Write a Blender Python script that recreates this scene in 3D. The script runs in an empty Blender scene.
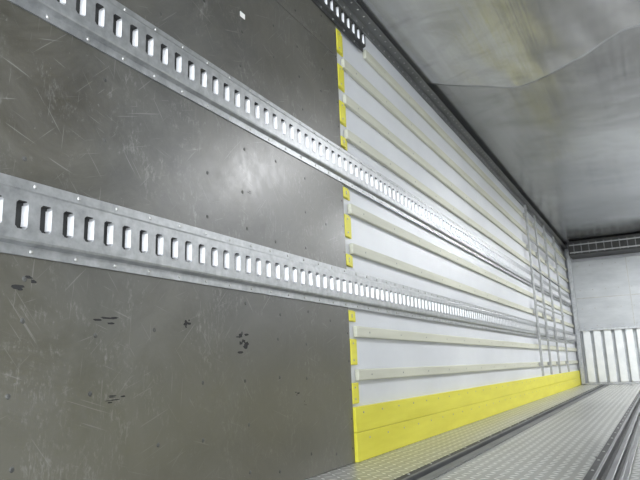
import bpy, bmesh, math, random
from mathutils import Matrix, Vector
random.seed(7)
S=bpy.context.scene
W=2.4; H=2.26; Y0=0.12; Y1=10.9; YE=2.46

# ---------------- materials ----------------
def nt(name):
    m=bpy.data.materials.new(name); m.use_nodes=True
    t=m.node_tree; b=t.nodes['Principled BSDF']; return m,t,b
def N(t,kind,**kw):
    n=t.nodes.new(kind)
    for k,v in kw.items(): setattr(n,k,v)
    return n
def M(t,op,a,b=None,c=None):
    n=t.nodes.new('ShaderNodeMath'); n.operation=op
    for i,v in enumerate((a,b,c)):
        if v is None: continue
        if isinstance(v,(int,float)): n.inputs[i].default_value=v
        else: t.links.new(v,n.inputs[i])
    return n.outputs[0]
def ramp(t,fac,stops):
    n=t.nodes.new('ShaderNodeValToRGB'); e=n.color_ramp.elements
    while len(e)<len(stops): e.new(0.5)
    for i,(p,c) in enumerate(stops):
        e[i].position=p; e[i].color=(*c,1) if len(c)==3 else c
    t.links.new(fac,n.inputs[0]); return n.outputs[0]
def noise(t,scale,vec=(1,1,1),detail=4,rough=.6,loc=(0,0,0),rot=(0,0,0),dist=0,tex=False):
    g=N(t,'ShaderNodeNewGeometry')
    mp=N(t,'ShaderNodeMapping')
    if tex:
        mp.vector_type='TEXTURE'; vec=tuple(1/v for v in vec)
    mp.inputs['Scale'].default_value=vec; mp.inputs['Location'].default_value=loc; mp.inputs['Rotation'].default_value=rot
    t.links.new(g.outputs['Position'],mp.inputs[0])
    n=N(t,'ShaderNodeTexNoise'); n.inputs['Scale'].default_value=scale; n.inputs['Detail'].default_value=detail; n.inputs['Roughness'].default_value=rough
    n.inputs['Distortion'].default_value=dist
    t.links.new(mp.outputs[0],n.inputs['Vector']); return n.outputs['Fac']
def mix(t,f,a,b,blend='MIX'):
    n=t.nodes.new('ShaderNodeMix'); n.data_type='RGBA'; n.blend_type=blend
    if isinstance(f,(int,float)): n.inputs[0].default_value=f
    else: t.links.new(f,n.inputs[0])
    for i,v in ((6,a),(7,b)):
        if isinstance(v,tuple): n.inputs[i].default_value=(*v,1)
        else: t.links.new(v,n.inputs[i])
    return n.outputs[2]
def bump(t,b,h,st=.3,d=.01):
    n=t.nodes.new('ShaderNodeBump'); n.inputs['Strength'].default_value=st; n.inputs['Distance'].default_value=d
    t.links.new(h,n.inputs['Height']); t.links.new(n.outputs[0],b.inputs['Normal'])
def simple(name,c1,c2,scale=6,vec=(1,1,1),rough=.5,rough2=None,metal=0,bst=.1):
    m,t,b=nt(name); n=noise(t,scale,vec)
    t.links.new(ramp(t,n,[(.3,c1),(.7,c2)]),b.inputs['Base Color'])
    r2=rough if rough2 is None else rough2
    t.links.new(M(t,'MULTIPLY_ADD',n,(r2-rough),rough),b.inputs['Roughness'])
    b.inputs['Metallic'].default_value=metal
    if bst: bump(t,b,n,bst)
    return m
m_galv=simple('galvanised_steel',(.33,.34,.35),(.50,.51,.525),30,(1,1,1),.34,.5,.82,.05)
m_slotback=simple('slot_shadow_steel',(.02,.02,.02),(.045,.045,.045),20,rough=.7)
m_tab=simple('slot_lip_steel',(.75,.76,.78),(.9,.9,.92),40,rough=.35,metal=.5,bst=0)
m_screw=simple('screw_steel',(.35,.35,.34),(.5,.5,.49),50,rough=.45,metal=.8,bst=0)
m_dscrew=simple('dark_screw',(.05,.05,.048),(.13,.13,.125),50,rough=.5,metal=.4,bst=0)
m_white=simple('white_panel',(.60,.615,.66),(.69,.705,.745),2.5,(1,.6,1),.34,.46,0,.02)
m_slat=simple('cream_slat',(.50,.50,.42),(.61,.61,.52),6,(1,.3,4),.5,.6,0,.03)
m_yel=simple('yellow_paint',(.66,.60,.035),(.76,.71,.07),5,(1,.4,3),.45,.55,0,.03)
m_black=simple('black_rubber',(.012,.012,.012),(.03,.03,.03),14,rough=.55)
m_scuff=simple('scuff_mark',(.010,.010,.011),(.025,.025,.025),60,rough=.8)
m_label=simple('paper_label',(.75,.75,.73),(.82,.82,.8),20,rough=.7)
m_trim=simple('trim_alloy',(.15,.155,.16),(.26,.265,.27),12,(1,.3,1),.4,.55,.7,.04)
m_darkrail=simple('dark_rail_steel',(.05,.052,.055),(.10,.102,.105),20,rough=.45,metal=.6)
m_gray=simple('grey_plywood',(.42,.44,.465),(.55,.57,.595),3,(1,1,3),.5,.6,0,.05)
m_rib=simple('white_rib',(.75,.77,.79),(.85,.86,.87),8,rough=.35,metal=.1)
m_pipe=simple('post_steel',(.30,.31,.31),(.46,.46,.46),20,rough=.4,metal=.7)
m_dark=simple('dark_housing',(.02,.02,.02),(.05,.05,.05),8,rough=.5)
# dark phenolic plywood
m_ply,t,b=nt('phenolic_plywood')
n1=noise(t,1.0,(1,1,1),6,.62,(0,2,5)); n2=noise(t,2.6,(1,1,1.2),9,.75,(0,.4,.3),dist=.8); n3=noise(t,30,(1,1,1),8,.75)
c=ramp(t,n1,[(.35,(.060,.052,.030)),(.65,(.068,.068,.064))])
c=mix(t,.5,c,ramp(t,n2,[(.38,(.022,.022,.021)),(.62,(.105,.102,.092))]))
for rot,lc,th in (((.35,0,0),(3,1,0),.70),((-.9,0,0),(7,2,1),.70),((1.5,0,0),(2,8,1),.70),((.8,0,0),(4,3,6),.70),((-.3,0,0),(4,9,6),.70)):
    sc=noise(t,6,(1,.8,30),2,.5,lc,rot,.15,True); scm=ramp(t,sc,[(th,(0,0,0)),(th+.03,(1,1,1))])
    c=mix(t,M(t,'MULTIPLY',scm,.20),c,(.38,.38,.37))
ab=ramp(t,noise(t,3.5,(1,1,1),10,.85,(2,6,3),dist=1.2),[(.50,(0,0,0)),(.68,(1,1,1))])
fine=ramp(t,noise(t,110,(1,1,.4),3,.7),[(.50,(0,0,0)),(.62,(1,1,1))])
c=mix(t,M(t,'MULTIPLY',M(t,'MULTIPLY',ab,fine),.5),c,(.35,.35,.34))
# brown lower zone with painted haze, paler towards the floor
g=N(t,'ShaderNodeNewGeometry'); sx=N(t,'ShaderNodeSeparateXYZ'); t.links.new(g.outputs['Position'],sx.inputs[0])
low=ramp(t,M(t,'ADD',sx.outputs[2],M(t,'MULTIPLY',n2,.5)),[(.45,(1,1,1)),(.95,(0,0,0))])
c=mix(t,M(t,'MULTIPLY',low,.35),c,(.150,.140,.095))
sp=ramp(t,noise(t,75,(1,1,1),3,.6,(5,5,5)),[(.69,(0,0,0)),(.76,(1,1,1))])
c=mix(t,M(t,'MULTIPLY',sp,.25),c,(.35,.35,.34))
t.links.new(c,b.inputs['Base Color'])
t.links.new(M(t,'ADD',M(t,'MULTIPLY_ADD',n3,.14,.16),M(t,'MULTIPLY',n2,.26)),b.inputs['Roughness'])
b.inputs['Specular IOR Level'].default_value=1.0
bump(t,b,n3,.03)
# ceiling
def ceil(name,lo,hi,k):
    m,t,b=nt(name)
    a=noise(t,3,(8,.15,1),5,.6); a2=noise(t,.7,(1,1,1),3,.5,(0,3,k)); a4=noise(t,1.6,(.6,1,1),8,.7,(1,1,k),dist=1.6)
    L=lambda v:(v,v*1.012,v*1.035)
    c=mix(t,.5,ramp(t,a,[(.3,L(lo)),(.7,L(hi))]),ramp(t,a2,[(.38,L(lo*.85)),(.62,L(hi*1.1))]))
    c=mix(t,M(t,'MULTIPLY',ramp(t,a4,[(.48,(0,0,0)),(.62,(1,1,1))]),.35),c,L(lo*.6))
    t.links.new(c,b.inputs['Base Color']); b.inputs['Metallic'].default_value=.92
    t.links.new(M(t,'MULTIPLY_ADD',a,.20,.12),b.inputs['Roughness'])
    bump(t,b,M(t,'ADD',a2,M(t,'MULTIPLY',a,.06)),.6,.05)
    return m
m_ceil=ceil('stainless_ceiling',.36,.52,0)
m_reflect=ceil('stainless_reflection',.44,.62,4)  # paler steel for the added sheet, reflection put into its colour
# tread plate
m_tread,t,b=nt('tread_plate')
g=N(t,'ShaderNodeNewGeometry'); sx=N(t,'ShaderNodeSeparateXYZ'); t.links.new(g.outputs['Position'],sx.inputs[0])
P=.042
u=M(t,'DIVIDE',sx.outputs[0],P); v=M(t,'DIVIDE',sx.outputs[1],P)
fu=M(t,'SUBTRACT',M(t,'FRACT',u),.5); fv=M(t,'SUBTRACT',M(t,'FRACT',v),.5)
par=M(t,'ABSOLUTE',M(t,'MODULO',M(t,'ADD',M(t,'FLOOR',u),M(t,'FLOOR',v)),2))
sgn=M(t,'MULTIPLY_ADD',par,2,-1)
p=M(t,'ADD',fu,M(t,'MULTIPLY',fv,sgn)); q=M(t,'SUBTRACT',fu,M(t,'MULTIPLY',fv,sgn))
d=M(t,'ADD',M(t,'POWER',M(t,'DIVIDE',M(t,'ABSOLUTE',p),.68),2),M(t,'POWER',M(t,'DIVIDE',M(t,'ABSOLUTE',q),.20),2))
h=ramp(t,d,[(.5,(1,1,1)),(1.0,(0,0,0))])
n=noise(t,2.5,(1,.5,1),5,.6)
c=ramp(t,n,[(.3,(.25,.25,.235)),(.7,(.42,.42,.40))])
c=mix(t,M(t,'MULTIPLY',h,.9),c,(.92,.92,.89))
t.links.new(c,b.inputs['Base Color']); b.inputs['Metallic'].default_value=.4
t.links.new(M(t,'MULTIPLY_ADD',n,.25,.2),b.inputs['Roughness'])
bump(t,b,h,1,.006)
# glowing lens of the added fill lamps
m_fill_lamp,t,b=nt('fill_lamp_lens'); b.inputs['Base Color'].default_value=(1,1,1,1)
b.inputs['Emission Color'].default_value=(1,.98,.95,1); b.inputs['Emission Strength'].default_value=14

# ---------------- mesh helpers ----------------
def obj(name,bm,mats,parent=None,smooth=False):
    me=bpy.data.meshes.new(name); bm.normal_update(); bm.to_mesh(me); bm.free()
    for m in mats: me.materials.append(m)
    if smooth:
        for p in me.polygons: p.use_smooth=True
    o=bpy.data.objects.new(name,me); S.collection.objects.link(o)
    if parent: o.parent=parent
    return o
def empty(name,loc=(0,0,0)):
    o=bpy.data.objects.new(name,None); S.collection.objects.link(o); return o
def box(bm,x0,x1,y0,y1,z0,z1,mi=0,bev=0):
    r=bmesh.ops.create_cube(bm,size=1,matrix=Matrix.Translation(((x0+x1)/2,(y0+y1)/2,(z0+z1)/2))@Matrix.Diagonal((x1-x0,y1-y0,z1-z0,1)))
    vs=r['verts']; fs=set(f for v in vs for f in v.link_faces)
    for f in fs: f.material_index=mi
    if bev:
        es=list(set(e for v in vs for e in v.link_edges))
        bmesh.ops.bevel(bm,geom=es,offset=bev,segments=2,affect='EDGES',profile=.6)
def quad(bm,pts,mi=0):
    f=bm.faces.new([bm.verts.new(p) for p in pts]); f.material_index=mi; return f
def disc(bm,x,y,z,r,hh,axis='x',mi=0,seg=8):
    if axis=='x': rot=Matrix.Rotation(math.pi/2,4,'Y')
    elif axis=='-x': rot=Matrix.Rotation(-math.pi/2,4,'Y')
    elif axis=='-z': rot=Matrix.Rotation(math.pi,4,'X')
    elif axis=='-y': rot=Matrix.Rotation(math.pi/2,4,'X')
    else: rot=Matrix.Identity(4)
    mt=Matrix.Translation((x,y,z))@rot
    a=[bm.verts.new(mt@Vector((r*math.cos(k*2*math.pi/seg),r*math.sin(k*2*math.pi/seg),0))) for k in range(seg)]
    bb=[bm.verts.new(mt@Vector((.6*r*math.cos(k*2*math.pi/seg),.6*r*math.sin(k*2*math.pi/seg),hh))) for k in range(seg)]
    for k in range(seg):
        f=bm.faces.new((a[k],a[(k+1)%seg],bb[(k+1)%seg],bb[k])); f.material_index=mi
    f=bm.faces.new(bb); f.material_index=mi

def X(s,d): return d if s>0 else W-d

# ---------------- shell ----------------
def wall(name,s):
    bm=bmesh.new()
    a,c=sorted((X(s,-.06),X(s,0)))
    box(bm,a,c,Y0,Y1+.06,-.06,H+.06)
    return obj(name,bm,[m_white])
wl=wall('wall_left',1); wr=wall('wall_right',-1)
bm=bmesh.new(); box(bm,0,W,Y1,Y1+.06,-.06,H+.06); wf=obj('wall_front',bm,[m_white])

# floor with recessed roller channels
chan=[(.355,.435),(.95,1.04),(W-1.04,W-.95),(W-.435,W-.355)]
bm=bmesh.new()
box(bm,0,W,Y0,Y1,-.06,-.03)
xs=[.0]+[v for c in chan for v in c]+[W]
for i in range(0,len(xs),2):
    box(bm,xs[i],xs[i+1],Y0,Y1,-.03,0)
obj('floor',bm,[m_tread])
for i,(a,c) in enumerate(chan):
    bm=bmesh.new()
    box(bm,a+.002,c-.002,Y0+.01,Y1-.01,-.029,-.022,1)
    for xx in (a+.001,c-.011): box(bm,xx,xx+.010,Y0+.01,Y1-.01,-.029,.006,0,.002)
    mid=(a+c)/2; box(bm,mid-.012,mid+.012,Y0+.01,Y1-.01,-.022,-.004,0,.003)
    box(bm,a-.028,a+.001,Y0+.01,Y1-.01,.0005,.006,1,.002)
    box(bm,c-.001,c+.016,Y0+.01,Y1-.01,.0005,.006,0,.002)
    k=Y0+.1
    while k<Y1-.1:
        disc(bm,a-.014,k,.006,.006,.003,'z',2); k+=.25
    obj('floor_roller_channel',bm,[m_trim,m_black,m_screw])

# ceiling : flat sheets, plus an added paler near sheet shaped to imitate a reflection
def reflection_y(x):
    return 3.70+.40*max(0,math.sin(min(1,x/1.25)*math.pi))**1.2+ .012*math.sin(x*13)
bm=bmesh.new()
box(bm,0,W,Y0,Y1,H+.02,H+.06)
nx,ny=40,160
def zc(x,y):
    e=math.sin(math.pi*x/W)
    return H+.010-.004*e+e*(.0025*math.sin(y*2.3+x*1.5)+.0015*math.sin(y*5.1-x*4))
g=[[bm.verts.new((W*i/nx,Y0+(Y1-Y0)*j/ny,zc(W*i/nx,Y0+(Y1-Y0)*j/ny))) for i in range(nx+1)] for j in range(ny+1)]
for j in range(ny):
    for i in range(nx):
        f=bm.faces.new((g[j][i],g[j+1][i],g[j+1][i+1],g[j][i+1])); f.smooth=True
obj('ceiling',bm,[m_ceil,m_trim])
bm=bmesh.new(); nx,ny=120,160
def zs(x,v,y):
    e=min(1,x/.3)*min(1,(W-x)/.3); e=e*e*(3-2*e)
    w_=max(0,(v-.72)/.28)
    sag=.016*e*w_**2
    rip=.006*e*w_*math.sin(x*9+y*3.0+1.2*math.sin(y*3.1))+.002*e*w_*math.sin(x*25-y*7)
    rip+=.003*e*math.sin(x*4+y*1.7)
    return H-.006-sag+rip
g=[]
for j in range(ny+1):
    row=[]
    for i in range(nx+1):
        x=.004+(W-.008)*i/nx; v=j/ny; y=Y0+(reflection_y(x)-Y0)*v
        row.append(bm.verts.new((x,y,min(H-.001,zs(x,v,y)))))
    g.append(row)
for j in range(ny):
    for i in range(nx):
        bm.faces.new((g[j][i],g[j+1][i],g[j+1][i+1],g[j][i+1]))
o=obj('ceiling_reflection_sheet',bm,[m_reflect],smooth=True)
md=o.modifiers.new('t','SOLIDIFY'); md.thickness=.002; md.offset=1

# corner trims with rivets
for s,nm in ((1,'trim_1'),(-1,'trim_2')):
    bm=bmesh.new()
    a,c=sorted((X(s,.001),X(s,.012))); box(bm,a,c,Y0,Y1,H-.085,H-.012)
    a,c=sorted((X(s,.001),X(s,.065))); box(bm,a,c,Y0,Y1,H-.042,H-.034)
    k=Y0+.05
    while k<Y1-.05:
        disc(bm,X(s,.012),k,H-.068,.006,.003,'x' if s>0 else '-x',1)
        disc(bm,X(s,.045),k+.02,H-.042,.006,.003,'-z',1)
        k+=.075
    obj(nm,bm,[m_trim,m_screw])

# ---------------- phenolic plywood lining ----------------
def ply(s):
    bm=bmesh.new()
    a,c=sorted((X(s,.001),X(s,.014)))
    box(bm,a,c,Y0+.001,YE-.002,.002,.66,0,.002)
    box(bm,a,c,Y0+.001,YE-.002,.663,1.86,0,.002)
    box(bm,a,c,Y0+.001,YE-.002,1.863,H-.09,0,.002)
    ax='x' if s>0 else '-x'
    y=Y0+.12
    while y<YE:
        for z in (.07,.21,.36,.50,.60,.86,1.0,1.16,1.45,1.60,1.74,1.90,2.0):
            if random.random()<.75:
                disc(bm,X(s,.014),y+random.uniform(-.02,.02),z+random.uniform(-.015,.015),.0062,.0012,ax,1,10)
        y+=.205
    y=YE-.02; z=.06
    while z<2.1:
        disc(bm,X(s,.014),y,z,.005,.0015,ax,1,8); z+=.12
    if s>0:
        for i,(sy,sz,sw,sh,n) in enumerate([(1.09,.53,.07,.02,5),(1.13,.335,.05,.02,6),(1.38,.52,.03,.05,5),(1.66,.48,.05,.06,10),(.86,.60,.05,.05,4),(2.0,.30,.03,.03,3),(1.70,1.0,.03,.02,3),(2.05,.27,.02,.02,3)]):
            r=random.Random(i)
            for k in range(n):
                cy=sy+r.uniform(-.5,.5)*sw; cz=sz+r.uniform(-.5,.5)*sh
                ww=sw*r.uniform(.15,.4); hh=sh*r.uniform(.06,.16); pts=[]
                for q in range(9):
                    an=q/9*2*math.pi; rr=r.uniform(.45,1)
                    pts.append((.0143+.00002*k,cy+ww*math.cos(an)*rr,cz+hh*math.sin(an)*rr))
                quad(bm,pts,2)
        for (sy,sz,sw,sh) in ((1.66,1.66,.03,.02),(1.33,1.76,.02,.015),(1.56,1.80,.03,.012)):
            box(bm,.0142,.0152,sy,sy+sw,sz,sz+sh,3)
    return obj('plywood_wall_lining',bm,[m_ply,m_dscrew,m_scuff,m_label])
ply(1); ply(-1)

# ---------------- logistic track rails ----------------
def track(name,s,zc,y0,y1,half=.085,pitch=.060,d0=.0145,mats=None):
    bm=bmesh.new()
    ins=half-.030; sl=.031; dC=d0+.020
    def P(d,y,z): return (X(s,d),y,z)
    def strip(prof,ya,yb,mi=0):
        for (da,za),(db,zb) in zip(prof[:-1],prof[1:]):
            quad(bm,[P(da,ya,za),P(da,yb,za),P(db,yb,zb),P(db,ya,zb)],mi)
    up=[(d0-.001,zc+half),(d0+.004,zc+half),(d0+.004,zc+half-.012),(d0+.004,zc+ins+.008),(dC-.002,zc+ins+.003),(dC,zc+ins-.002),(dC,zc+sl)]
    dn=[(dC,zc-sl),(dC,zc-ins+.002),(dC-.002,zc-ins-.003),(d0+.004,zc-ins-.008),(d0+.004,zc-half),(d0-.001,zc-half)]
    strip(up,y0,y1); strip(dn,y0,y1)
    n=int((y1-y0)/pitch); off=((y1-y0)-n*pitch)/2; w=.030
    for f0 in (y0,y1-off):
        strip([(dC,zc+sl),(dC,zc-sl)],f0,f0+off)
    for k in range(n):
        a=y0+off+k*pitch; h0=a+(pitch-w)/2; h1=h0+w; b_=a+pitch
        r=.006
        strip([(dC,zc+sl),(dC,zc-sl)],a,h0); strip([(dC,zc+sl),(dC,zc-sl)],h1,b_)
        di=d0+.001
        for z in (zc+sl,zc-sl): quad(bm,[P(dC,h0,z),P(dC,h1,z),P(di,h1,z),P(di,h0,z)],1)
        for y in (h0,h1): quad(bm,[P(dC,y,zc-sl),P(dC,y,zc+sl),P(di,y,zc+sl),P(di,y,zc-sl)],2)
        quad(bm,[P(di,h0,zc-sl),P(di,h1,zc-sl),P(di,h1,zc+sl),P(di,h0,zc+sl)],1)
        quad(bm,[P(dC-.0005,h1-.0005,zc-sl*.75),P(dC-.0005,h1-.0005,zc+sl*.75),P(di+.004,h1-.006,zc+sl*.75),P(di+.004,h1-.006,zc-sl*.75)],2)
        for (yy,sy) in ((h0,1),(h1,-1)):
            for sz in (1,-1):
                f=bm.faces.new([bm.verts.new(P(dC+.0003,yy,zc+sz*sl)),bm.verts.new(P(dC+.0003,yy+sy*r,zc+sz*sl)),bm.verts.new(P(dC+.0003,yy,zc+sz*(sl-r)))]); f.material_index=0
        if k%2==0:
            for z in (zc+half-.011,zc-half+.011):
                disc(bm,X(s,d0+.004),a+.01,z,.0055,.003,'x' if s>0 else '-x',3)
    for y in (y0,y1): quad(bm,[P(d0-.001,y,zc-ins),P(dC,y,zc-ins),P(dC,y,zc+ins),P(d0-.001,y,zc+ins)])
    return obj(name,bm,mats or [m_galv,m_slotback,m_tab,m_screw])
for s in (1,-1):
    track('logistic_track_rail',s,1.311,Y0+.01,Y1-.25)
    track('logistic_track_rail',s,.738,Y0+.01,Y1-.14)
    track('logistic_track_rail',s,2.095,Y0+.01,2.77,.062,mats=[m_darkrail,m_slotback,m_tab,m_screw])

# ---------------- white section: slats, yellow ----------------
slz=[2.04,1.86,1.67,1.49,1.12,.93,.55,.36]
for s in (1,-1):
    p=empty('cream_rub_slats')
    for i,z in enumerate(slz):
        bm=bmesh.new(); a,c=sorted((X(s,.0005),X(s,.022)))
        box(bm,a,c,(2.80 if i==0 else YE+.06),Y1-.02,z-.025,z+.025,0,.006)
        y=YE+.2
        while y<Y1-.1:
            if y>2.9 or i: disc(bm,X(s,.022),y,z,.005,.002,'x' if s>0 else '-x',1)
            y+=.4
        obj('slat_%d'%(i+1),bm,[m_slat,m_screw],p)
    p=empty('yellow_edge_guards')
    segs=[(1.90,2.02),(1.71,1.835),(1.53,1.645),(1.41,1.465),(1.16,1.215),(.975,1.085),(.84,.90),(.59,.645),(.40,.52),(.235,.33)]
    for i,(za,zb) in enumerate(segs):
        za+=.004; zb-=.003
        bm=bmesh.new()
        a,c=sorted((X(s,.0005),X(s,.017))); box(bm,a,c,YE,YE+.05,za,zb,0,.003)
        a,c=sorted((X(s,.0005),X(s,.006))); box(bm,a,c,YE+.05,YE+.085,za,zb,0,.002)
        for z in (za+.02,zb-.02): disc(bm,X(s,.017),YE+.025,z,.005,.002,'x' if s>0 else '-x',1)
        obj('guard_%d'%(i+1),bm,[m_yel,m_screw],p)
    bm=bmesh.new()
    a,c=sorted((X(s,.0005),X(s,.0275))); box(bm,a,c,YE,Y1-.02,.001,.1195,0,.002)
    a,c=sorted((X(s,.0005),X(s,.026))); box(bm,a,c,YE,Y1-.02,.121,.225,0,.002)
    y=YE+.08
    while y<Y1-.1:
        disc(bm,X(s,.026),y,.20,.005,.002,'x' if s>0 else '-x',1)
        disc(bm,X(s,.0275),y+.05,.09,.005,.002,'x' if s>0 else '-x',1); y+=.21
    obj('baseboard_left' if s>0 else 'baseboard_right',bm,[m_yel,m_screw])

# vertical posts near the front end
for s in (1,-1):
    p=empty('vertical_track_posts')
    for i,y in enumerate((7.15,7.75,8.45,9.3)):
        bm=bmesh.new()
        a,c=sorted((X(s,.040),X(s,.064))); box(bm,a,c,y,y+.03,.235,H-.1,0,.005)
        for z in (.36,.93,1.67,2.04):
            a,c=sorted((X(s,.0225),X(s,.042))); box(bm,a,c,y-.012,y+.042,z-.02,z+.02,0,.003)
        obj('post_%d'%(i+1),bm,[m_pipe],p)
    for i,z in enumerate((.62,1.0,1.42,1.75)):
        bm=bmesh.new(); a,c=sorted((X(s,.055),X(s,.07))); box(bm,a,c,7.1,9.38,z,z+.018,0,.004)
        obj('crossbar_%d'%(i+1),bm,[m_pipe],p)

# ---------------- front bulkhead ----------------
p=empty('front_bulkhead')
bm=bmesh.new(); box(bm,.10,W-.10,Y1-.055,Y1-.002,.86,1.98,0,.004)
for xx in (.9,1.5): box(bm,xx,xx+.012,Y1-.059,Y1-.055,.87,1.97,1)
box(bm,.11,W-.11,Y1-.06,Y1-.055,1.36,1.375,1)
for k in range(12):
    for z in (.92,1.2,1.5,1.9): disc(bm,.18+k*.19,Y1-.055,z,.009,.004,'-y',1)
obj('grey_panel',bm,[m_gray,m_screw],p)
bm=bmesh.new(); x=.14
box(bm,.10,W-.10,Y1-.02,Y1-.002,.03,.86,1)
while x<W-.2:
    box(bm,x,x+.11,Y1-.065,Y1-.02,.03,.855,0,.012); x+=.155
obj('air_ribs',bm,[m_rib,m_gray],p)
bm=bmesh.new(); box(bm,.0+.035,W-.035,Y1-.09,Y1-.06,.84,.885,0,.004); box(bm,.035,.10,Y1-.09,Y1-.002,.01,H-.1,0,.004); box(bm,W-.10,W-.035,Y1-.09,Y1-.002,.01,H-.1,0,.004)
box(bm,.1,W-.1,Y1-.12,Y1-.076,.001,.03,0,.004)
obj('frame',bm,[m_galv],p)
p=empty('evaporator_unit')
bm=bmesh.new(); box(bm,.12,W-.12,Y1-.5,Y1-.06,2.02,H-.012,0,.01)
x=.2
while x<W-.3:
    box(bm,x,x+.012,Y1-.512,Y1-.5,2.04,2.21,1); x+=.11
obj('housing',bm,[m_dark,m_trim],p)
for i,z in enumerate((2.05,2.17)):
    bm=bmesh.new(); box(bm,.14,W-.14,Y1-.53,Y1-.512,z,z+.018,0,.006); obj('pipe_%d'%(i+1),bm,[m_pipe],p)

# added lamps, outside the view, to brighten the deep interior
for y,en in ((4.3,46),(7.0,54),(9.3,66)):
    p=empty('added_fill_lamp')
    bm=bmesh.new(); box(bm,1.66,1.94,y-.05,y+.05,H-.095,H-.065,0,.008); box(bm,1.7,1.9,y-.03,y+.03,H-.067,H+.0,0); obj('housing',bm,[m_trim],p)
    bm=bmesh.new(); box(bm,1.675,1.925,y-.04,y+.04,H-.108,H-.0952,0,.005); obj('lens',bm,[m_fill_lamp],p)
    l=bpy.data.lights.new('fill_lamp','AREA'); l.shape='RECTANGLE'; l.size=.24; l.size_y=.08; l.energy=en; l.color=(.96,.98,1)
    o=bpy.data.objects.new('light',l); S.collection.objects.link(o); o.location=(1.8,y,H-.115); o.parent=p

# rear door frame
bm=bmesh.new()
box(bm,-.06,0.0,Y0-.05,Y0-.001,-.06,H+.06,0,.004); box(bm,W,W+.06,Y0-.05,Y0-.001,-.06,H+.06,0,.004)
box(bm,0,W,Y0-.05,Y0-.001,H+.0,H+.06,0,.004); box(bm,0,W,Y0-.05,Y0-.001,-.06,-.0,0,.004)
obj('door_frame_rear',bm,[m_galv])

# ---------------- world, portal ----------------
w=bpy.data.worlds.new('w'); S.world=w; w.use_nodes=True
bg=w.node_tree.nodes['Background']; bg.inputs[0].default_value=(.91,.96,1,1); bg.inputs[1].default_value=5.7
l=bpy.data.lights.new('rear_opening_portal','AREA'); l.shape='RECTANGLE'; l.size=W; l.size_y=H; l.cycles.is_portal=True
o=bpy.data.objects.new('rear_opening_portal',l); S.collection.objects.link(o); o.location=(W/2,Y0-.06,H/2); o.rotation_euler=(math.pi/2,0,0)

# camera
cd=bpy.data.cameras.new('camera'); cam=bpy.data.objects.new('camera',cd); S.collection.objects.link(cam)
R=Matrix(((.87744,.12896,.46194),(.4783,-.1641,-.8627),(-.03545,.97796,-.20569))).to_4x4()
cam.matrix_world=Matrix.Translation((1.2,0,.39))@R
cd.lens=36*615/640; cd.sensor_width=36; cd.clip_start=.01
S.camera=cam
S.view_settings.view_transform='Standard'
